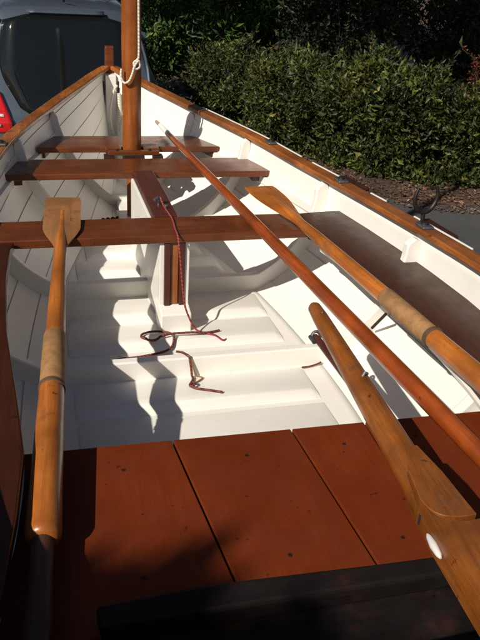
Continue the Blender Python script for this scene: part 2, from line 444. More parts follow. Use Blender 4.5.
# stern sheets
g_ = .0022
Y0 = .822
lin = lambda x0, y0, x1, y1: (lambda y: x0+(x1-x0)*(y-y0)/(y1-y0))
sm1 = lin(-.152,.882,-.189,1.314); sm2 = lin(.114,.874,.091,1.302); sm3 = lin(.26,.974,.273,1.274); sm0 = lin(-.44,.882,-.47,1.314)
edge = lambda y: hull_x(y, -.11)+.003
front = lambda x: 1.310-.024*x
def board(x0f, x1f):
    L0 = [Y0+(front(x0f(1.31))-Y0)*i/10 for i in range(11)]; L1 = [Y0+(front(x1f(1.31))-Y0)*i/10 for i in range(11)]
    poly = [(x0f(y), y) for y in L0]+[(x1f(y), y) for y in reversed(L1)]
    return MB().prism_z(poly, -.124, -.10).build('stern_board', M['sheet'], boat, bevel=.0025)
board(lambda y: -edge(y), lambda y: sm1(y)-g_)
board(lambda y: sm1(y)+g_, lambda y: sm2(y)-g_)
board(lambda y: sm2(y)+g_, lambda y: sm3(y)-g_)
board(lambda y: sm3(y)+g_, lambda y: edge(y))
MB().box(-.66, .66, 1.25, 1.285, -.19, -.1245).build('stern_board_bearer', M['white'], boat, bevel=.003)
bp = [(-.398,.852),(-.20,.858),(.1,.842),(.30,.834),(.55,.828),(.55,.790),(-.392,.806)]
beam = MB().prism_z(bp, -.0997, -.058).build('stern_beam', M['beam'], boat, bevel=.007)
ad = MB().prism_z([(-edge(.462), .462),(edge(.462), .462),(edge(.62), .62),(edge(.819), .819),(-edge(.819), .819),(-edge(.62), .62)], -.150, -.104).build('aft_deck', M['beam'], boat, bevel=.003)  # deck coloured near-black for the shade aft of the beam
MB().prism_z([(-.46,.690),(.5,.672),(.5,.640),(-.46,.655)], -.1035, -.075).build('aft_deck_batten', M['beam'], boat, bevel=.006)
beam['label'] = 'worn crossbar at the aft end of the stern boards, shade painted into its dark colour'
for x in (-.32, -.05, .18, .36):
    for y in (1.23, .93):
        MB().tube([(x+.012, y, -.1004), (x+.012, y, -.0992)], .0045, 10).build('fastening', M['iron'], boat)

# rowlock sockets, pads and one shipped rowlock
for s in (-1, 1):
    for y_ in (3.09, 2.52, 1.99):
        x = bw(y_); z = sh(y_)+.012
        b = MB(); b.box(-.020, .020, -.030, .030, 0, .010)
        so = b.build('rowlock_socket', M['metal'], boat, bevel=.004)
        so.location = (s*(x+.000), y_, z+.0005)
        MB().tube([(0,0,.010),(0,0,.017)], [.013,.012], 14).build('socket_ring', M['darkmetal'], so, smooth=True)
        if s == 1 and y_ < 2.9:
            pd = MB().box(.003, .048, -.085, .085, -.012, .004)
            o = pd.build('rowlock_pad', M['bench'], boat, bevel=.006)
            o.location = (x+.0295, y_+.005, z-.0085); o.rotation_euler.z = atan2(-(bw(y_+.05)-bw(y_-.05)), .1)
b = MB()
u = [(-.036,0,.105),(-.044,0,.080),(-.040,0,.052),(-.024,0,.030),(0,0,.022),(.024,0,.030),(.040,0,.052),(.044,0,.080),(.036,0,.105)]
pth = spline(u, 5); b.tube(pth, [.0048+.0034*sin(pi*i/(len(pth)-1)) for i in range(len(pth))], 10, up=(0,1,0))
b.tube([(0,0,-.05),(0,0,.024)], .007, 10)
rl = b.build('rowlock', M['darkmetal'], boat, smooth=True, angle=60); rl.location = (bw(2.03)+.028, 2.05, sh(2.03)+.020); rl.rotation_euler.z = .15

# ------------------------------------------------------------------ spars and oars (each a thing of its own)
def axis_empty(name, label, cat, a, b, group=None, roll=0):
    """thing whose local +Y runs from a to b (boat coordinates)"""
    a = Vector(a)+Vector((0,0,H)); b = Vector(b)+Vector((0,0,H))
    o = thing(name, label, cat, a, group); d = (b-a).normalized()
    x = d.cross(Vector((0,0,1))).normalized(); z = x.cross(d)
    m = Matrix((x, d, z)).transposed()
    o.rotation_euler = (m @ Matrix.Rotation(roll, 3, 'Y')).to_euler(); return o, (b-a).length
def oar(label, a, b, blade_len=.50, width=.13, collar=(.55,.78), handle=.2, roll=0, r0=.034, r1=.021, shoulder=.36):
    e, L = axis_empty('oar', label, 'oar', a, b, 'oars lying along the boat', roll)
    s = L-blade_len                      # where the blade starts
    n = 14; pts = []; rd = []
    for i in range(n+1):
        t = i/n; pts.append((0, handle+(s+blade_len*.72-handle)*t, 0))
        r = r0+(r1-r0)*min(1, (t*1.25)) ; r = r if t < .8 else r*(1-.62*(t-.8)/.2)
        rd.append(r)
    # rounded shoulder of the loom at the grip
    pts = [(0,handle,0),(0,handle+.008,0)]+[(0,handle+.018,0)]+pts[1:]; rd = [r0*.66, r0*.9, r0]+rd[1:]
    MB().tube(pts, rd, 20).build('shaft', M['oar'], e, smooth=True, angle=50)
    MB().tube([(0,0,0),(0,.006,0),(0,.05,0),(0,.13,0),(0,handle+.004,0)], [r0*.55,r0*.68,r0*.70,r0*.62,r0*.62], 16).build('handle', M['grip'], e, smooth=True, angle=60)
    c0, c1 = collar
    rc = r0+(r1-r0)*min(1, ((c0+c1)/2-handle)/(s+blade_len*.72-handle)*1.25)+.0016
    MB().tube([(0,c0,0),(0,c0+.004,0),(0,(c0+c1)/2,0),(0,c1-.004,0),(0,c1,0)], [rc-.003,rc,rc*1.03,rc,rc-.003], 20).build('leather_collar', M['leather'], e, smooth=True, angle=60)
    MB().tube([(0,c0-.006,0),(0,c0-.004,0),(0,c0+.008,0),(0,c0+.010,0)], [rc-.001,rc+.0025,rc+.0025,rc-.001], 20).build('collar_button', M['leather_ring'], e, smooth=True)
    # blade: grid with crowned thickness
    bl = MB(); m = 18; k = 9; top = []; bot = []
    for i in range(m+1):
        t = i/m; y = s+blade_len*t
        if t < shoulder:
            q = t/shoulder; w = r1*.8+(width/2-r1*.8)*(3*q*q-2*q**3)
        else: w = width/2*(1+.02*(t-shoulder))
        if t > .975: w -= .004
        th = .013-.008*t
        for j in range(k+1):
            u_ = -1+2*j/k
            ridge = (1-t)*.010*max(0, 1-abs(u_)*2.2)
            zt = th*(1-.7*abs(u_)**3)*.5+ridge
            top.append((u_*w, y, zt)); bot.append((u_*w, y, -zt))
    K = k+1; o = len(top); fs = []
    for i in range(m):
        for j in range(k):
            a_ = i*K+j; fs.append((a_, a_+1, a_+K+1, a_+K)); fs.append((o+a_, o+a_+K, o+a_+K+1, o+a_+1))
        fs.append((i*K, i*K+K, o+i*K+K, o+i*K)); fs.append((i*K+k, o+i*K+k, o+(i+1)*K+k, (i+1)*K+k))
    for j in range(k):
        fs.append((j, o+j, o+j+1, j+1)); fs.append((m*K+j, m*K+j+1, o+m*K+j+1, o+m*K+j))
    bl.add(top+bot, fs).build('blade', M['blade'] if 'square' in label else M['oar'], e, smooth=True, angle=50)
    return e
oar('short oar with a square worn blade lying over the left end of the nearest thwart', (-.492,.788,-.064), (-.352,2.65,.030), .46, .124, (.675,.905), .215, 0, .0335, .0195, .42)
oar('longer oar lying on the right-hand side bench, pointed towards the hedge side', (.575,.30,.044), (.412,2.715,.036), .50, .128, (1.135,1.385), .24, 0, .033, .020, .8)

e, L = axis_empty('spar', 'long thin reddish spar with a white tip lying diagonally across all the thwarts', 'spar', (.395,.50,.030), (.1895,3.90,.030))
MB().tube([(0,0,0),(0,.004,0),(0,.8,0),(0,1.9,0),(0,2.9,0),(0,3.12,0)], [.014,.018,.0215,.0195,.015,.0135], 18).build('spar_shaft', M['pole'], e, smooth=True, angle=60)
MB().tube([(0,3.115,0),(0,3.125,0),(0,3.31,0)], [.0137,.0143,.0115], 16).build('white_band', M['outer'], e, smooth=True, angle=60)
MB().tube([(0,3.308,0),(0,L-.01,0),(0,L,0)], [.0112,.009,.005], 12).build('tip', M['pole'], e, smooth=True, angle=60)

e, L = axis_empty('gaff', 'thick weathered spar with wooden jaws lying on the right of the stern boards', 'spar', (.168,.735,.055), (.247,1.635,.050))
n = 12; pts = [(0,max(.10,L*i/n),0) if i == 0 else (0,L*i/n+.04*(i==1),0) for i in range(n)]+[(0,L-.018,0),(0,L-.006,0),(0,L,0)]
rd = [(.0355-.0165*(i/n)**1.0) for i in range(n)]+[.0175,.012,.005]
MB().tube(pts, rd, 22).build('gaff_spar', M['boom'], e, smooth=True, angle=60)
cv = [tuple(p)[:2] for p in spline([(-.0335,.086,0),(-.029,.064,0),(-.018,.047,0),(0,.039,0),(.025,.037,0),(.0475,.040,0)], 4)]
MB().prism_z([(x, y+.010) for x, y in cv]+[(.044,.08),(.036,.16),(.02,.24),(.0,.24),(-.025,.17)], -.022, .0335).build('jaw', M['boom'], e, bevel=.002, seg=3)
MB().prism_z([(-.0345,.02)]+cv[1:]+[(.048,-.02),(.041,-.10),(.020,-.30),(-.024,-.30),(-.031,-.12)], -.020, .0325).build('jaw', M['boom'], e, bevel=.002, seg=3)
MB().prism_z([(x*.97, y-.003) for x, y in cv]+[(x*.97, y+.014) for x, y in reversed(cv)], -.016, .006).build('jaw_slot_shade', M['seam'], e)  # near-black filler paints the shade down inside the slot
be = MB().tube([(-.0375,-.010,.004),(-.0375,-.004,.004),(-.0375,.016,.004),(-.0375,.036,.004),(-.0375,.043,.004)], [.002,.005,.0072,.005,.002], 14).build('parrel_bead', M['plasticwhite'], e, smooth=True)
MB().tube([(.0,.50,.0235),(.006,.505,.031),(.015,.51,.0245)], .004, 8).build('spar_eye', M['metal'], e, smooth=True)
MB().tube([(-.006,.815,.013),(.0,.82,.020),(.010,.822,.0165)], .003, 8).build('spar_eye', M['metal'], e, smooth=True)

e, L = axis_empty('boat_hook', 'slim dark rod with a metal ring end half hidden beneath the thick spar', 'rod', (.232,.98,.008), (.226,1.545,.006))
MB().tube([(0,0,0),(0,L-.02,0),(0,L,0)], [.0105,.0095,.007], 12).build('rod_shaft', M['capwood'], e, smooth=True, angle=60)
ring = [(.012*cos(a), L-.004+.004*sin(a*1.0), .014*sin(a)) for a in [2*pi*i/14 for i in range(15)]]
MB().tube(ring, .0042, 8).tube([(-.014,L-.03,0),(-.014,L+.0,0)], .006, 8).build('ring_end', M['metal'], e, smooth=True)

# ------------------------------------------------------------------ ropes
def rope(name, label, pts, r, m, n=8):
    pts = spline([(x,y,z+H) for x,y,z in pts], n)
    o = MB().tube(pts, r, 8).build(name, m, smooth=True, angle=80); return tag(o, label, 'rope')
def surf(y):
    """height of the white floor with its ridges and frames"""
    for yf in (1.42, 2.0, 2.61):
        if abs(y-yf) < .020: return -.290
        if abs(y-yf) < .034: return -.290-(abs(y-yf)-.020)/.014*.068
    z = -.358
    for yr in (1.60, 1.815, 2.19, 2.395):
        q = y-yr
        if -.03 < q <= 0: z = max(z, -.358+.0225*(q+.03)/.03)
        elif 0 < q < .16: z = max(z, -.358+.0225*(1-q/.16)+.0035)
    return z
def onfloor(pts, r, n=10):
    fl = spline([(x,y,h) for x,y,h in pts], n)
    return [(p.x, p.y, surf(p.y)+r+max(0, p.z)) for p in fl]
rope('cord', 'thin red cord hanging from the trunk cap over the thwart down to the white floor', [(-.004,2.60,.042),(.004,2.57,.018),(.010,2.50,.014),(.014,2.44,.0105),(.006,2.34,.0105),(.004,2.285,.008),(.006,2.262,-.03),(.012,2.255,-.10),(.020,2.245,-.19),(.030,2.235,-.25),(.060,2.22,-.315),(.092,2.21,-.33),(.125,2.19,-.331),(.150,2.175,-.345),(.165,2.18,-.345)], .0034, M['redrope'])
rope('cord', 'brown cord lying in a long flat loop on the white floor behind the trunk', onfloor([(.15,2.225,0),(.10,2.205,.003),(.04,2.20,.010),(-.03,2.205,.008),(-.09,2.185,.004),(-.128,2.20,.003),(-.122,2.235,.003),(-.08,2.25,.004),(-.035,2.225,.006),(-.022,2.18,.007),(-.06,2.135,.005),(-.145,2.115,.003),(-.215,2.115,.0),(-.250,2.10,.0),(-.235,2.075,.0),(-.18,2.085,.0)], .0042), .0042, M['brownrope'], 2)
rope('cord', 'short brown cord with a kinked knot lying on the white floor near the stern boards', onfloor([(-.045,2.020,0),(-.025,2.010,0),(-.012,1.985,0),(-.002,1.965,0),(-.006,1.935,0),(-.022,1.90,0),(-.022,1.882,.004),(-.010,1.886,.008),(-.012,1.90,.008),(-.024,1.892,.004),(-.010,1.872,.0),(.022,1.853,.0),(.064,1.828,.0)], .0040), .0040, M['brownrope'], 2)
rope('twine', 'pale tan twine curving beside the short brown cord', onfloor([(-.014,1.985,.004),(.012,1.965,0),(.028,1.950,0),(.015,1.93,0),(-.012,1.908,0)], .0024), .0024, M['leather'], 2)
rope('halyard', 'white halyard running down the mast and ending in a hooked knot', [(.022,3.376,2.6),(.024,3.374,1.4),(.026,3.374,.60),(.026,3.374,.44),(.020,3.373,.415),(.004,3.373,.40),(.012,3.369,.375),(.030,3.371,.385),(.024,3.366,.41),(.006,3.367,.385),(-.004,3.366,.355),(-.018,3.366,.325),(-.036,3.370,.315),(-.050,3.378,.33),(-.052,3.382,.355),(-.049,3.383,.372)], .0052, M['whiterope'], 6)
rope('painter', 'white painter hanging in a bow from the stem left of the mast', [(.032,4.30,.14),(.012,4.29,.11),(-.006,4.285,.04),(-.010,4.285,-.04),(.002,4.285,-.11),(.03,4.285,-.16),(.045,4.285,-.15)], .0065, M['whiterope'])
rope('painter', 'white doubled line hanging straight down between the stem and the mast', [(.040,4.28,.10),(.044,4.275,.0),(.046,4.27,-.10),(.042,4.27,-.20),(.040,4.26,-.27)], .011, M['whiterope'])
zg = [(-.145+.012*i, 3.40+.008*(i%2)+.003*i, -.345+.018*((i+1)%2)) for i in range(13)]
rope('rope_coil', 'black kinked rope end lying in the bilge left of the mast foot', [(-.155,3.395,-.352)]+zg, .008, M['blackrope'], 4)
rope('cord', 'tiny dark cord end lying at the right edge of the white floor', [(.372,1.960,-.350),(.40,1.965,-.352),(.43,1.972,-.350),(.445,1.975,-.345)], .0032, M['brownrope'])
o = MB().tube([(.604,1.955,-.216+H),(.596,1.865,-.118+H)], .005, 8).build('wooden_peg', M['iron']); tag(o, 'thin dark peg leaning against the white planking beneath the right-hand oar', 'peg')

# ------------------------------------------------------------------ trailer
tr = thing('boat_trailer', 'galvanised two wheel trailer carrying the white dinghy', 'trailer', (0,0,0))
for s in (-1, 1):
    MB().tube([(s*.52,.6,.50),(s*.52,2.9,.50),(s*.06,4.9,.47)], .03, 4).build('frame_rail', M['metal'], tr)
    b = MB(); b.box(s*.30-.04, s*.30+.04, .8, 3.0, .70, .75); b.build('bunk', M['grip'], tr, bevel=.006)
    for y_ in (1.0, 2.7): MB().box(s*.30-.025, s*.30+.025, y_-.03, y_+.03, .52, .698).build('bunk_post', M['metal'], tr)
    w = MB(); a = [(s*(.80-.08),1.75,.27),(s*(.80-.07),1.75,.27),(s*(.80+.07),1.75,.27),(s*(.80+.08),1.75,.27)]
    wh = w.tube(a, [.22,.27,.27,.22], 32).build('wheel', M['rubber'], tr, smooth=True)
    MB().tube([(s*.885,1.75,.27),(s*.8,1.75,.27)], [.10,.15], 20).build('rim', M['metal'], wh, smooth=True)
    f = MB(); arc = [(1.75+.34*cos(t), .27+.34*sin(t)) for t in [pi*i/12 for i in range(13)]]
    arc2 = [(1.75+.335*cos(t), .27+.335*sin(t)) for t in [pi*i/12 for i in range(12,-1,-1)]]
    f.prism_x(arc+arc2, *sorted((s*.70, s*.90))).build('mudguard', M['metal'], tr)
for y_ in (1.0, 2.7): MB().box(-.55, .55, y_-.03, y_+.03, .462, .519).build('cross_member', M['metal'], tr)
MB().tube([(-.72,1.75,.27),(.72,1.75,.27)], .028, 10).build('axle', M['metal'], tr)
for s in (-1, 1): MB().box(s*.52-.028, s*.52+.028, 1.70, 1.80, .27, .47).build('axle_hanger', M['metal'], tr)
MB().tube([(0,4.85,.47),(0,6.45,.45)], .035, 4).build('drawbar', M['metal'], tr)
MB().box(-.03, .03, 4.72, 4.80, .505, 1.12).box(-.06,.06,4.50,4.716,1.05,1.11).build('winch_post', M['metal'], tr, bevel=.004)
MB().tube([(-.02,5.6,.02),(-.02,5.6,.52)], .025, 10).build('jockey_leg', M['metal'], tr)

# ------------------------------------------------------------------ car
car = thing('parked_car', 'silver blue estate car seen from behind, parked beyond the bow of the boat', 'car', (-.10, 6.72, 0))
def ring(hw, zb, zt, tw, belt):
    """half section, u from bottom centre to top centre"""
    P = [(0,zb),(hw*.80,zb),(hw*.95,zb+.05),(hw*.99,zb+.18),(hw,zb+(belt-zb)*.6),(hw*.985,belt-.04),(hw*.965,belt)]
    for t in (.25,.5,.75,.9): P.append((hw*.965+(tw-hw*.965)*t, belt+(zt-.05-belt)*t))
    P += [(tw*.97, zt-.035),(tw*.90, zt-.014),(tw*.6, zt-.002),(0, zt)]
    return P
st = [  # y, half width, bottom, top, top half width, belt
 (0.00,.70,.34,.62,.66,.58),(.03,.76,.30,.66,.70,.60),(.08,.80,.26,.78,.72,.70),(.16,.82,.24,1.00,.70,.82),(.26,.83,.22,1.30,.62,.86),(.34,.835,.22,1.46,.575,.88),(.42,.84,.22,1.50,.57,.88),
 (.9,.85,.22,1.535,.575,.88),(1.7,.855,.22,1.54,.58,.88),(2.3,.855,.22,1.50,.58,.88),(2.6,.855,.22,1.38,.62,.87),(3.1,.85,.22,1.04,.70,.86),(3.3,.85,.22,.96,.72,.84),(3.9,.83,.22,.88,.70,.78),(4.15,.78,.24,.78,.62,.70),(4.25,.68,.30,.64,.5,.58)]
cbm = MB(); rings = []
for y_, hw, zb, zt, tw, be_ in st:
    h_ = ring(hw, zb, zt, tw, min(be_, zt-.06)); rings.append([(x,y_,z) for x,z in h_]+[(-x,y_,z) for x,z in reversed(h_[1:-1])])
n = len(rings[0]); vs = [p for r in rings for p in r]
fs = [(i*n+k, i*n+(k+1)%n, (i+1)*n+(k+1)%n, (i+1)*n+k) for i in range(len(rings)-1) for k in range(n)]
fs += [tuple(range(n)), tuple(range(len(vs)-1, len(vs)-n-1, -1))]
body = cbm.add(vs, fs).build('body', M['carpaint'], car, smooth=True, angle=42)
def rear_y(z): return interp([(.60,.0),(.66,.03),(.78,.08),(1.0,.16),(1.30,.26),(1.46,.34),(1.5,.42)], z)
def rearpanel(poly, off, name, m, parent, th=.006, bev=.002, sm=True):
    """polygon in (x,z) wrapped on the sloping tail"""
    zs_ = sorted(set([round(z,3) for x,z in poly]))
    b = MB(); rows = []
    def xr(z):
        xs = []
        for i in range(len(poly)):
            (x0,z0),(x1,z1) = poly[i], poly[(i+1)%len(poly)]
            if (z0-z)*(z1-z) <= 0 and z0 != z1: xs.append(x0+(x1-x0)*(z-z0)/(z1-z0))
        return min(xs), max(xs)
    z0, z1 = min(z for x,z in poly), max(z for x,z in poly); N = 16; K = 8
    for i in range(N+1):
        z = z0+(z1-z0)*(.002+.996*i/N); a, c = xr(z)
        for j in range(K+1): 
            x = a+(c-a)*j/K
            rows.append((x, rear_y(z)-off+ .05*abs(x)**3, z))
    K += 1
    b.add(rows, [(i*K+j, i*K+j+1, (i+1)*K+j+1, (i+1)*K+j) for i in range(N) for j in range(K-1)])
    o = b.build(name, m, parent, smooth=True, angle=60); md = o.modifiers.new('s','SOLIDIFY'); md.thickness = th; md.offset = 0; return o
wo = [(.30,1.440),(.44,1.434),(.495,1.420),(.530,1.390),(.548,1.34),(.578,1.12),(.582,1.04),(.572,.97),(.548,.91),(.43,.70),(.40,.668),(.35,.655)]
win = rearpanel(wo+[(-x, z) for x, z in reversed(wo)], .022, 'rear_window', M['glass'], car)
rearpanel([(-.33,1.475),(.33,1.475),(.33,1.452),(-.33,1.452)], .045, 'roof_spoiler', M['carpaint'], car, .02)
for s in (-1, 1):
    lt = rearpanel([(s*.60,.84),(s*.66,.86),(s*.775,.80),(s*.79,.62),(s*.77,.50),(s*.50,.50),(s*.51,.60)], .03, 'tail_light', M['redlight'], car, .03)
    rearpanel([(s*.57,.66),(s*.785,.665),(s*.785,.645),(s*.57,.64)], .052, 'reflector_strip', M['clearlight'], lt, .006)
    rearpanel([(s*.60,.58),(s*.78,.585),(s*.78,.568),(s*.60,.562)], .052, 'reflector_strip', M['clearlight'], lt, .006)
    # chrome window trim and side windows
    sd = MB(); z0, z1 = .90, 1.40
    def sp(y_, z_): 
        t = (z_-.88)/(1.49-.88); return (s*(.822+(.575-.822)*t+.006), y_, z_)
    for a, c in ((.42,1.25),(1.32,2.05),(2.12,2.75)):
        q = [sp(a,z0), sp(c,z0), sp(c-(.0 if c<2.5 else .42),z1), sp(a+(.0 if a > .5 else .03),z1)]
        sd_ = MB().add(q, [(0,1,2,3)]).build('side_window', M['glass'], car); md = sd_.modifiers.new('s','SOLIDIFY'); md.thickness = .008; md.offset = 0
    MB().tube(spline([(x_*s, rear_y(z_)-.004, z_) for x_, z_ in ((.565,1.41),(.625,1.31),(.668,1.18),(.695,1.05),(.705,.92))], 5), .015, 8).build('window_trim', M['chrome'], car, smooth=True)
    for y_ in (.78, 3.42):
        w = MB().tube([(s*.66,y_,.31),(s*.68,y_,.31),(s*.85,y_,.31),(s*.868,y_,.31)], [.26,.31,.31,.27], 32).build('wheel', M['rubber'], car, smooth=True)
        MB().tube([(s*.875,y_,.31),(s*.80,y_,.31)], [.17,.21], 24).build('rim', M['metal'], w, smooth=True)
    MB().tube([(s*.86,2.55,1.0),(s*.98,2.53,1.02),(s*1.02,2.53,1.02)], [(.03,.03),(.06,.075),(.05,.06)], 10).build('door_mirror', M['carpaint'], car, smooth=True)
MB().box(-.74, .74, -.06, .07, .34, .50).build('bumper', M['carpaint'], car, bevel=.03, seg=3)
MB().box(-.26, .26, -.074, -.0615, .385, .485).build('number_plate', M['plate'], car, bevel=.003)
MB().box(-.03, .03, -.24, -.02, .30, .335).build('tow_bar', M['trim'], car)
MB().tube([(0,.55,1.535),(0,.40,1.62)], [.012,.004], 8).build('aerial', M['trim'], car)

# ------------------------------------------------------------------ ground
def sheet(name, poly, z, m):
    o = MB().add([(x,y,z) for x,y in poly], [tuple(range(len(poly)))]).build(name, m); o['kind'] = 'structure'; return o
sheet('ground', [(-300,-300),(300,-300),(300,300),(-300,300)], 0, M['litter'])
rag = lambda x, y: (x+random.uniform(-.06,.06), y+random.uniform(-.06,.06))
edge_ = [(1.95,12),(2.05,10),(2.2,8.3),(2.4,7.2),(2.65,6.35),(2.9,6.0),(3.3,5.88),(3.9,5.8),(5.5,5.6),(9,5.4),(14,5.3)]
ev = []
for i in range(len(edge_)-1):
    for k in range(5):
        t = k/5; ev.append(rag(edge_[i][0]+(edge_[i+1][0]-edge_[i][0])*t, edge_[i][1]+(edge_[i+1][1]-edge_[i][1])*t))
sheet('driveway', [(-14,12)]+ev+[(14,5.3),(14,-14),(-14,-14)], .004, M['asphalt'])

# ------------------------------------------------------------------ foliage
def leaves(mb, n, pts_fn, size, flat=.35, curl=.25):
    for _ in range(n):
        p, out = pts_fn()
        s_ = size*random.choice((.45,.6,.75,.9,1.05,1.35))
        d = (out*.6+Vector((random.gauss(0,.7), random.gauss(0,.7), random.gauss(0,.6)))).normalized()
        w = d.cross(Vector((random.gauss(0,1), random.gauss(0,1), random.gauss(.6,1)))).normalized()
        nn = d.cross(w)
        a = p; b_ = p+d*s_*.5+w*s_*flat*.6+nn*s_*.06; c = p+d*s_-nn*s_*curl; e_ = p+d*s_*.5-w*s_*flat*.6+nn*s_*.06
        m_ = p+d*s_*.5-nn*s_*.02
        mb.add([a,b_,c,e_,m_], [(0,1,4),(1,2,4),(2,3,4),(3,0,4)])
def blobs(c, r, n, rnd):
    out = []
    for _ in range(n):
        v = Vector((rnd.gauss(0,1), rnd.gauss(0,1), rnd.gauss(0,.9))).normalized()*rnd.uniform(.45, 1)**.6
        out.append((Vector(c)+Vector((v.x*r[0], v.y*r[1], v.z*r[2])), rnd.uniform(.16,.36)))
    return out
def shrub(name, label, cat, loc, r, hgt, nleaf, size, m, group, nb=26, trunkh=None, stems=5, flat=.35):
    rnd = random.Random(hash((round(loc[0],2), round(loc[1],2))) & 0xffff)
    e = thing(name, label, cat, (loc[0], loc[1], 0), group)
    cz = hgt/2 if trunkh is None else (trunkh+hgt)/2
    rz = hgt/2 if trunkh is None else (hgt-trunkh)/2
    bl = blobs((0,0,cz), (r[0]*.8, r[1]*.8, rz*.8), nb, rnd)
    sc = (r[0]+r[1]+rz)/3
    def pt():
        c, br = random.choice(bl); v = Vector((random.gauss(0,1), random.gauss(0,1), random.gauss(0,1))).normalized()
        q = c+v*br*sc*1.12*random.uniform(.55,1.05)
        if q.z < .04: q.z = .04+random.random()*.15
        return q, v
    mb = MB(); leaves(mb, nleaf, pt, size, flat)
    twigs = []
    if trunkh is None:                  # loose shoots poking out of the mass
        for i in range(22):
            c, br = random.choice(bl); a = random.uniform(0, 2*pi)
            d0 = Vector((.6*cos(a), .6*sin(a), random.uniform(.3,1.1))).normalized(); ln = random.uniform(.16,.34)
            p0 = c+d0*br*sc*.9; twigs.append([(0,0,.10), tuple(p0*.5+Vector((0,0,.05))), tuple(p0), tuple(p0+d0*ln+Vector((0,0,-.03)))])
            def tp():
                t = random.random(); return p0+d0*ln*t, (d0+Vector((random.gauss(0,.8), random.gauss(0,.8), random.gauss(0,.5)))).normalized()
            leaves(mb, 26, tp, size*1.05, flat)
    mb.build('foliage' if trunkh is None else 'crown', m, e)
    sm = MB()
    if trunkh is None:
        for i in range(stems):
            c, br = rnd.choice(bl); a = rnd.uniform(0, 2*pi)
            sm.tube([(.08*cos(a), .08*sin(a), -.03), (c.x*.4, c.y*.4, c.z*.5), tuple(c)], [.016,.012,.006], 6)
        for t in twigs: sm.tube(t, [.010,.007,.004,.002], 5)
        sm.build('stem', M['bark'], e, smooth=True)
    else:
        sm.tube([(0,0,-.05),(.03,.02,trunkh*.5),(-.02,.05,trunkh),(0,0,(trunkh+hgt)/2)], [.20,.15,.13,.06], 14)
        for i in range(7):
            c, br = bl[i]; sm.tube([(-.01,.03,trunkh*.9+.1*i), (c.x*.5, c.y*.5, trunkh+(c.z-trunkh)*.6), tuple(c)], [.06,.04,.015], 8)
        sm.build('trunk', M['bark'], e, smooth=True)
    return e
GH = 'leafy shrubs along the driveway'
shrub('leafy_shrub', 'low green shrub nearest the right edge, growing over the leaf litter', 'shrub', (4.35,6.75), (.90,.62), 1.05, 10000, .075, M['leaf1'], GH, 34)
shrub('leafy_shrub', 'broad sunlit green shrub in the middle of the hedge behind the right rail', 'shrub', (3.20,7.15), (.85,.66), 1.22, 12000, .075, M['leaf1'], GH, 34)
shrub('leafy_shrub', 'round green shrub between the broad sunlit shrub and the bow', 'shrub', (2.50,8.10), (.70,.80), 1.12, 9000, .07, M['leaf1'], GH, 30)
shrub('leafy_shrub', 'small loose shrub close beside the car and the bow of the boat', 'shrub', (1.95,9.35), (.60,.85), 1.05, 7000, .065, M['leaf1'], GH)
shrub('leafy_shrub', 'wide green shrub at the far right end of the hedge, cut by the photo edge', 'shrub', (5.8,6.65), (.9,.7), 1.2, 7000, .07, M['leaf1'], GH)
shrub('azalea_bush', 'reddish brown leaved bush behind the shrubs at the right edge', 'shrub', (5.05,8.15), (.30,.3), 1.35, 2200, .05, M['leafred'], None, 14)
GB = 'tall dark bushes behind the hedge'
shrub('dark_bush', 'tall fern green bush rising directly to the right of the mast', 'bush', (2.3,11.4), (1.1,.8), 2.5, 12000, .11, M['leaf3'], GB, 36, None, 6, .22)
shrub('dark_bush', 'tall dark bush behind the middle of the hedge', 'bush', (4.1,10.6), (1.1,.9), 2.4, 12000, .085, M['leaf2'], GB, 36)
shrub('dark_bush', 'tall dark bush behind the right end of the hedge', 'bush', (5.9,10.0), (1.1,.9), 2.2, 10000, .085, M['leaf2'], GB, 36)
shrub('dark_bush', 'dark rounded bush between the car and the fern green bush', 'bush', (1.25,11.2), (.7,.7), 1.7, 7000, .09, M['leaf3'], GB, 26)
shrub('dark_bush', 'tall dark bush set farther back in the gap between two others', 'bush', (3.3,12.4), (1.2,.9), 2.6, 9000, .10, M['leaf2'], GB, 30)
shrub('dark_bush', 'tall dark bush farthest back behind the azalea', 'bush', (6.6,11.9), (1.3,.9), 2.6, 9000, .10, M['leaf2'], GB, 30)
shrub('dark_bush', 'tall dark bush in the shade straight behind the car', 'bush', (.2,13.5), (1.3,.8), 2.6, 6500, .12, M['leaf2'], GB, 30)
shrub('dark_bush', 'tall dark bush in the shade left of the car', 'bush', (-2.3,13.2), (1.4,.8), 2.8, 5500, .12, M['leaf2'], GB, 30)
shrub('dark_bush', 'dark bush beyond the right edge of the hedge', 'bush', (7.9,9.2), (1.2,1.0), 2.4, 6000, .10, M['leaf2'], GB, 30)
# low undergrowth filling the bed behind the shrubs
um = MB(); random.seed(11)
def upt():
    while True:
        x = random.uniform(1.9, 9.5); y = random.uniform(7.2, 13)
        if y > 7.5+max(0, 3.4-x)*1.3: break
    return Vector((x, y, .03+random.random()**1.4*(.30+.25*sin(x*2.1)*cos(y*1.7)))), Vector((0,0,1))
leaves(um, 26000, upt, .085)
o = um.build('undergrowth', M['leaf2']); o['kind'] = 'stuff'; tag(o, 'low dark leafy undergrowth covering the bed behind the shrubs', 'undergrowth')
GT = 'shade trees around the driveway'
TREES = [((4.6,13.6),(3.0,2.4),11,2.0,11000,'broad dark tree standing behind the tall bushes on the right'),
         ((.4,15.8),(3.0,2.2),11.5,2.2,11000,'broad dark tree standing behind the car'),
         ((9.5,11.5),(3.0,2.8),11,2.0,11000,'broad dark tree beyond the right end of the hedge'),
         ((-4.5,15.5),(2.8,2.0),10.0,2.2,8000,'broad dark tree far behind on the left of the car'),
         ((10.5,5.0),(2.6,3.0),10.5,2.0,9000,'broad dark tree beside the driveway on the far right')]
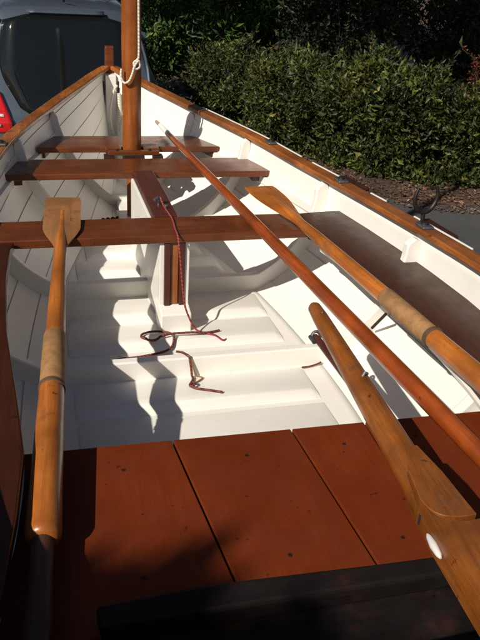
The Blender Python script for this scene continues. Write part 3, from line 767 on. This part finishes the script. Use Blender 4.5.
for (p_, r_, h_, th_, n_, lab) in TREES:
    shrub('shade_tree', lab, 'tree', p_, r_, h_, n_, .34, M['leaf2'], GT, 40, th_, 5, .4)

# unseen tree added left of the car, crown placed to shade the bushes
st_ = thing('shade_tree', 'unseen spreading tree added left of the car, crown reaching over the drive for shade', 'tree', (-2.6,8.8,0), GT)
mb = MB(); cc = [(random.gauss(0,1), random.gauss(0,1), random.gauss(0,1)) for _ in range(60)]
cc = [Vector(c).normalized()*random.random()**.4 for c in cc]; cc = [Vector((4.0+c.x*1.9, -1.6+c.y*1.5, 5.9+c.z*.9)) for c in cc]
def cpt():
    v = Vector((random.gauss(0,1), random.gauss(0,1), random.gauss(0,1))).normalized()
    return random.choice(cc)+v*random.random()**.33*.62, v
leaves(mb, 17000, cpt, .17, .5); mb.build('crown', M['leaf2'], st_)
sm = MB().tube([(0,0,-.05),(.1,-.1,1.8),(.3,-.3,3.6),(1.5,-.8,5.2),(3.9,-1.6,6.1)], [.22,.18,.15,.11,.04], 14)
for c in cc[:14]: sm.tube([(.5,-.5,4.2), ((.9+c.x)/2, (-.8+c.y)/2, (5.2+c.z)/2-.1), tuple(c)], [.07,.045,.012], 8)
sm.build('trunk', M['bark'], st_, smooth=True)

# leafy skirt spilling over the front edge of the bed
vm = MB(); FR = [(2.0,9.0),(2.25,8.1),(2.5,7.45),(2.85,6.95),(3.2,6.62),(3.6,6.36),(4.5,6.15),(7,5.95)]
def vpt():
    x = random.uniform(1.95, 7); y0 = interp(FR, x)+.10*sin(x*9)+.08*sin(x*23+1); q = random.random()
    return Vector((x, y0+q*1.1, .02+random.random()*(.10+.42*q))), Vector((-.2,-.4,.7))
leaves(vm, 20000, vpt, .065)
o = vm.build('ground_cover', M['leaf1']); o['kind'] = 'stuff'; tag(o, 'low green ground cover spilling out at the foot of the hedge', 'ground cover')

# litter leaves on the bed (uncountable)
lm = MB()
for _ in range(7000):
    t = random.random(); x = 1.9+random.random()*6; 
    ymin = interp([(e_[0], e_[1]) for e_ in [(1.9,9.6),(2.2,8.2),(2.65,6.4),(3.3,5.9),(5.5,5.6),(9,5.4)]], x)
    y = ymin-.25+abs(random.gauss(0,.7)); a = random.uniform(0, 2*pi); s_ = random.uniform(.010,.026)
    d = Vector((cos(a), sin(a), random.uniform(-.1,.5))).normalized(); w = Vector((-sin(a), cos(a), random.uniform(-.4,.4))).normalized()
    p = Vector((x, y, .012+random.random()*.02))
    lm.add([p, p+d*s_+w*s_*.5, p+d*s_*2, p+d*s_-w*s_*.5], [(0,1,2,3)])
o = lm.build('fallen_leaves', M['leafdead']); o['kind'] = 'stuff'; tag(o, 'dry brown leaves scattered on the ground in front of the hedge', 'leaves')

# ------------------------------------------------------------------ light
AZ, EL = radians(51), radians(38)       # sunlight travels towards +x +y
d = Vector((sin(AZ)*cos(EL), cos(AZ)*cos(EL), -sin(EL)))
# unseen tree added to cast the camera holder's shadow on the stern
T0 = Vector((-.66,.29,H)) - d*6.2
tc = thing('shadow_caster_tree', 'unseen leafy tree added behind the stern, crown shaped to replace the shadow of a person', 'tree', (T0.x-.3, T0.y-.3, 0), GT)
mb = MB(); R0 = .80
def pt():
    v = Vector((random.gauss(0,1), random.gauss(0,1), random.gauss(0,1))).normalized()*random.random()**.33
    k_, ox, oy = (.60, 0, 0) if random.random() < .55 else (.55, .75, -.32)      # two lobes
    a_, q_ = v.x*.70*k_, v.y*k_          # along and across the sunlight
    return Vector((.3+ox+a_*sin(AZ)-q_*cos(AZ), .3+oy+a_*cos(AZ)+q_*sin(AZ), T0.z+v.z*.47*k_)), v
leaves(mb, 9000, pt, .13, .5); mb.build('crown', M['leaf2'], tc)
sm = MB().tube([(0,0,-.05),(.05,.0,T0.z*.4),(.1,.1,T0.z*.75),(.3,.3,T0.z+.4)], [.17,.13,.10,.04], 14)
for i in range(8):
    a = i*2.4; sm.tube([(.15,.15,T0.z*.78+.08*i), (.3+.22*cos(a), .3+.22*sin(a), T0.z+.03*i-.3), (.3+.34*cos(a), .3+.34*sin(a), T0.z+.04*i-.2)], [.045,.03,.01], 8)
sm.build('trunk', M['bark'], tc, smooth=True)

sun = bpy.data.lights.new('sun', 'SUN'); sun.energy = 5.0; sun.angle = radians(.5); sun.color = (1, .93, .82)
so = bpy.data.objects.new('sun', sun); C.objects.link(so); so.rotation_euler = d.to_track_quat('-Z', 'Y').to_euler(); so.location = (-5,-5,8)
w = bpy.data.worlds.new('World'); S.world = w; w.use_nodes = True
nt = w.node_tree; sky = nt.nodes.new('ShaderNodeTexSky'); sky.sky_type = 'NISHITA'; sky.sun_disc = False
sky.sun_elevation = EL; sky.sun_rotation = pi+AZ
nt.links.new(sky.outputs[0], nt.nodes['Background'].inputs[0]); nt.nodes['Background'].inputs[1].default_value = .05

# ------------------------------------------------------------------ camera
cam = bpy.data.cameras.new('camera'); co = bpy.data.objects.new('camera', cam); C.objects.link(co); S.camera = co
yaw, pit, rol, f = radians(16.739), radians(27.256), radians(3.904), 732.46
F = Vector((sin(yaw)*cos(pit), cos(yaw)*cos(pit), -sin(pit))); Rt = Vector((cos(yaw), -sin(yaw), 0)); U = Rt.cross(F)
r = Rt*cos(rol)+U*sin(rol); u = -Rt*sin(rol)+U*cos(rol)
co.matrix_world = Matrix(((r.x,u.x,-F.x,-.4449),(r.y,u.y,-F.y,0),(r.z,u.z,-F.z,.9+H),(0,0,0,1)))
cam.sensor_fit = 'VERTICAL'; cam.sensor_height = 36; cam.lens = f/640*36; cam.clip_start = .02; cam.clip_end = 1000
S.render.resolution_x = 768; S.render.resolution_y = 1024
S.view_settings.view_transform = 'Standard'; S.view_settings.look = 'None'; S.view_settings.exposure = .05; S.view_settings.gamma = 1
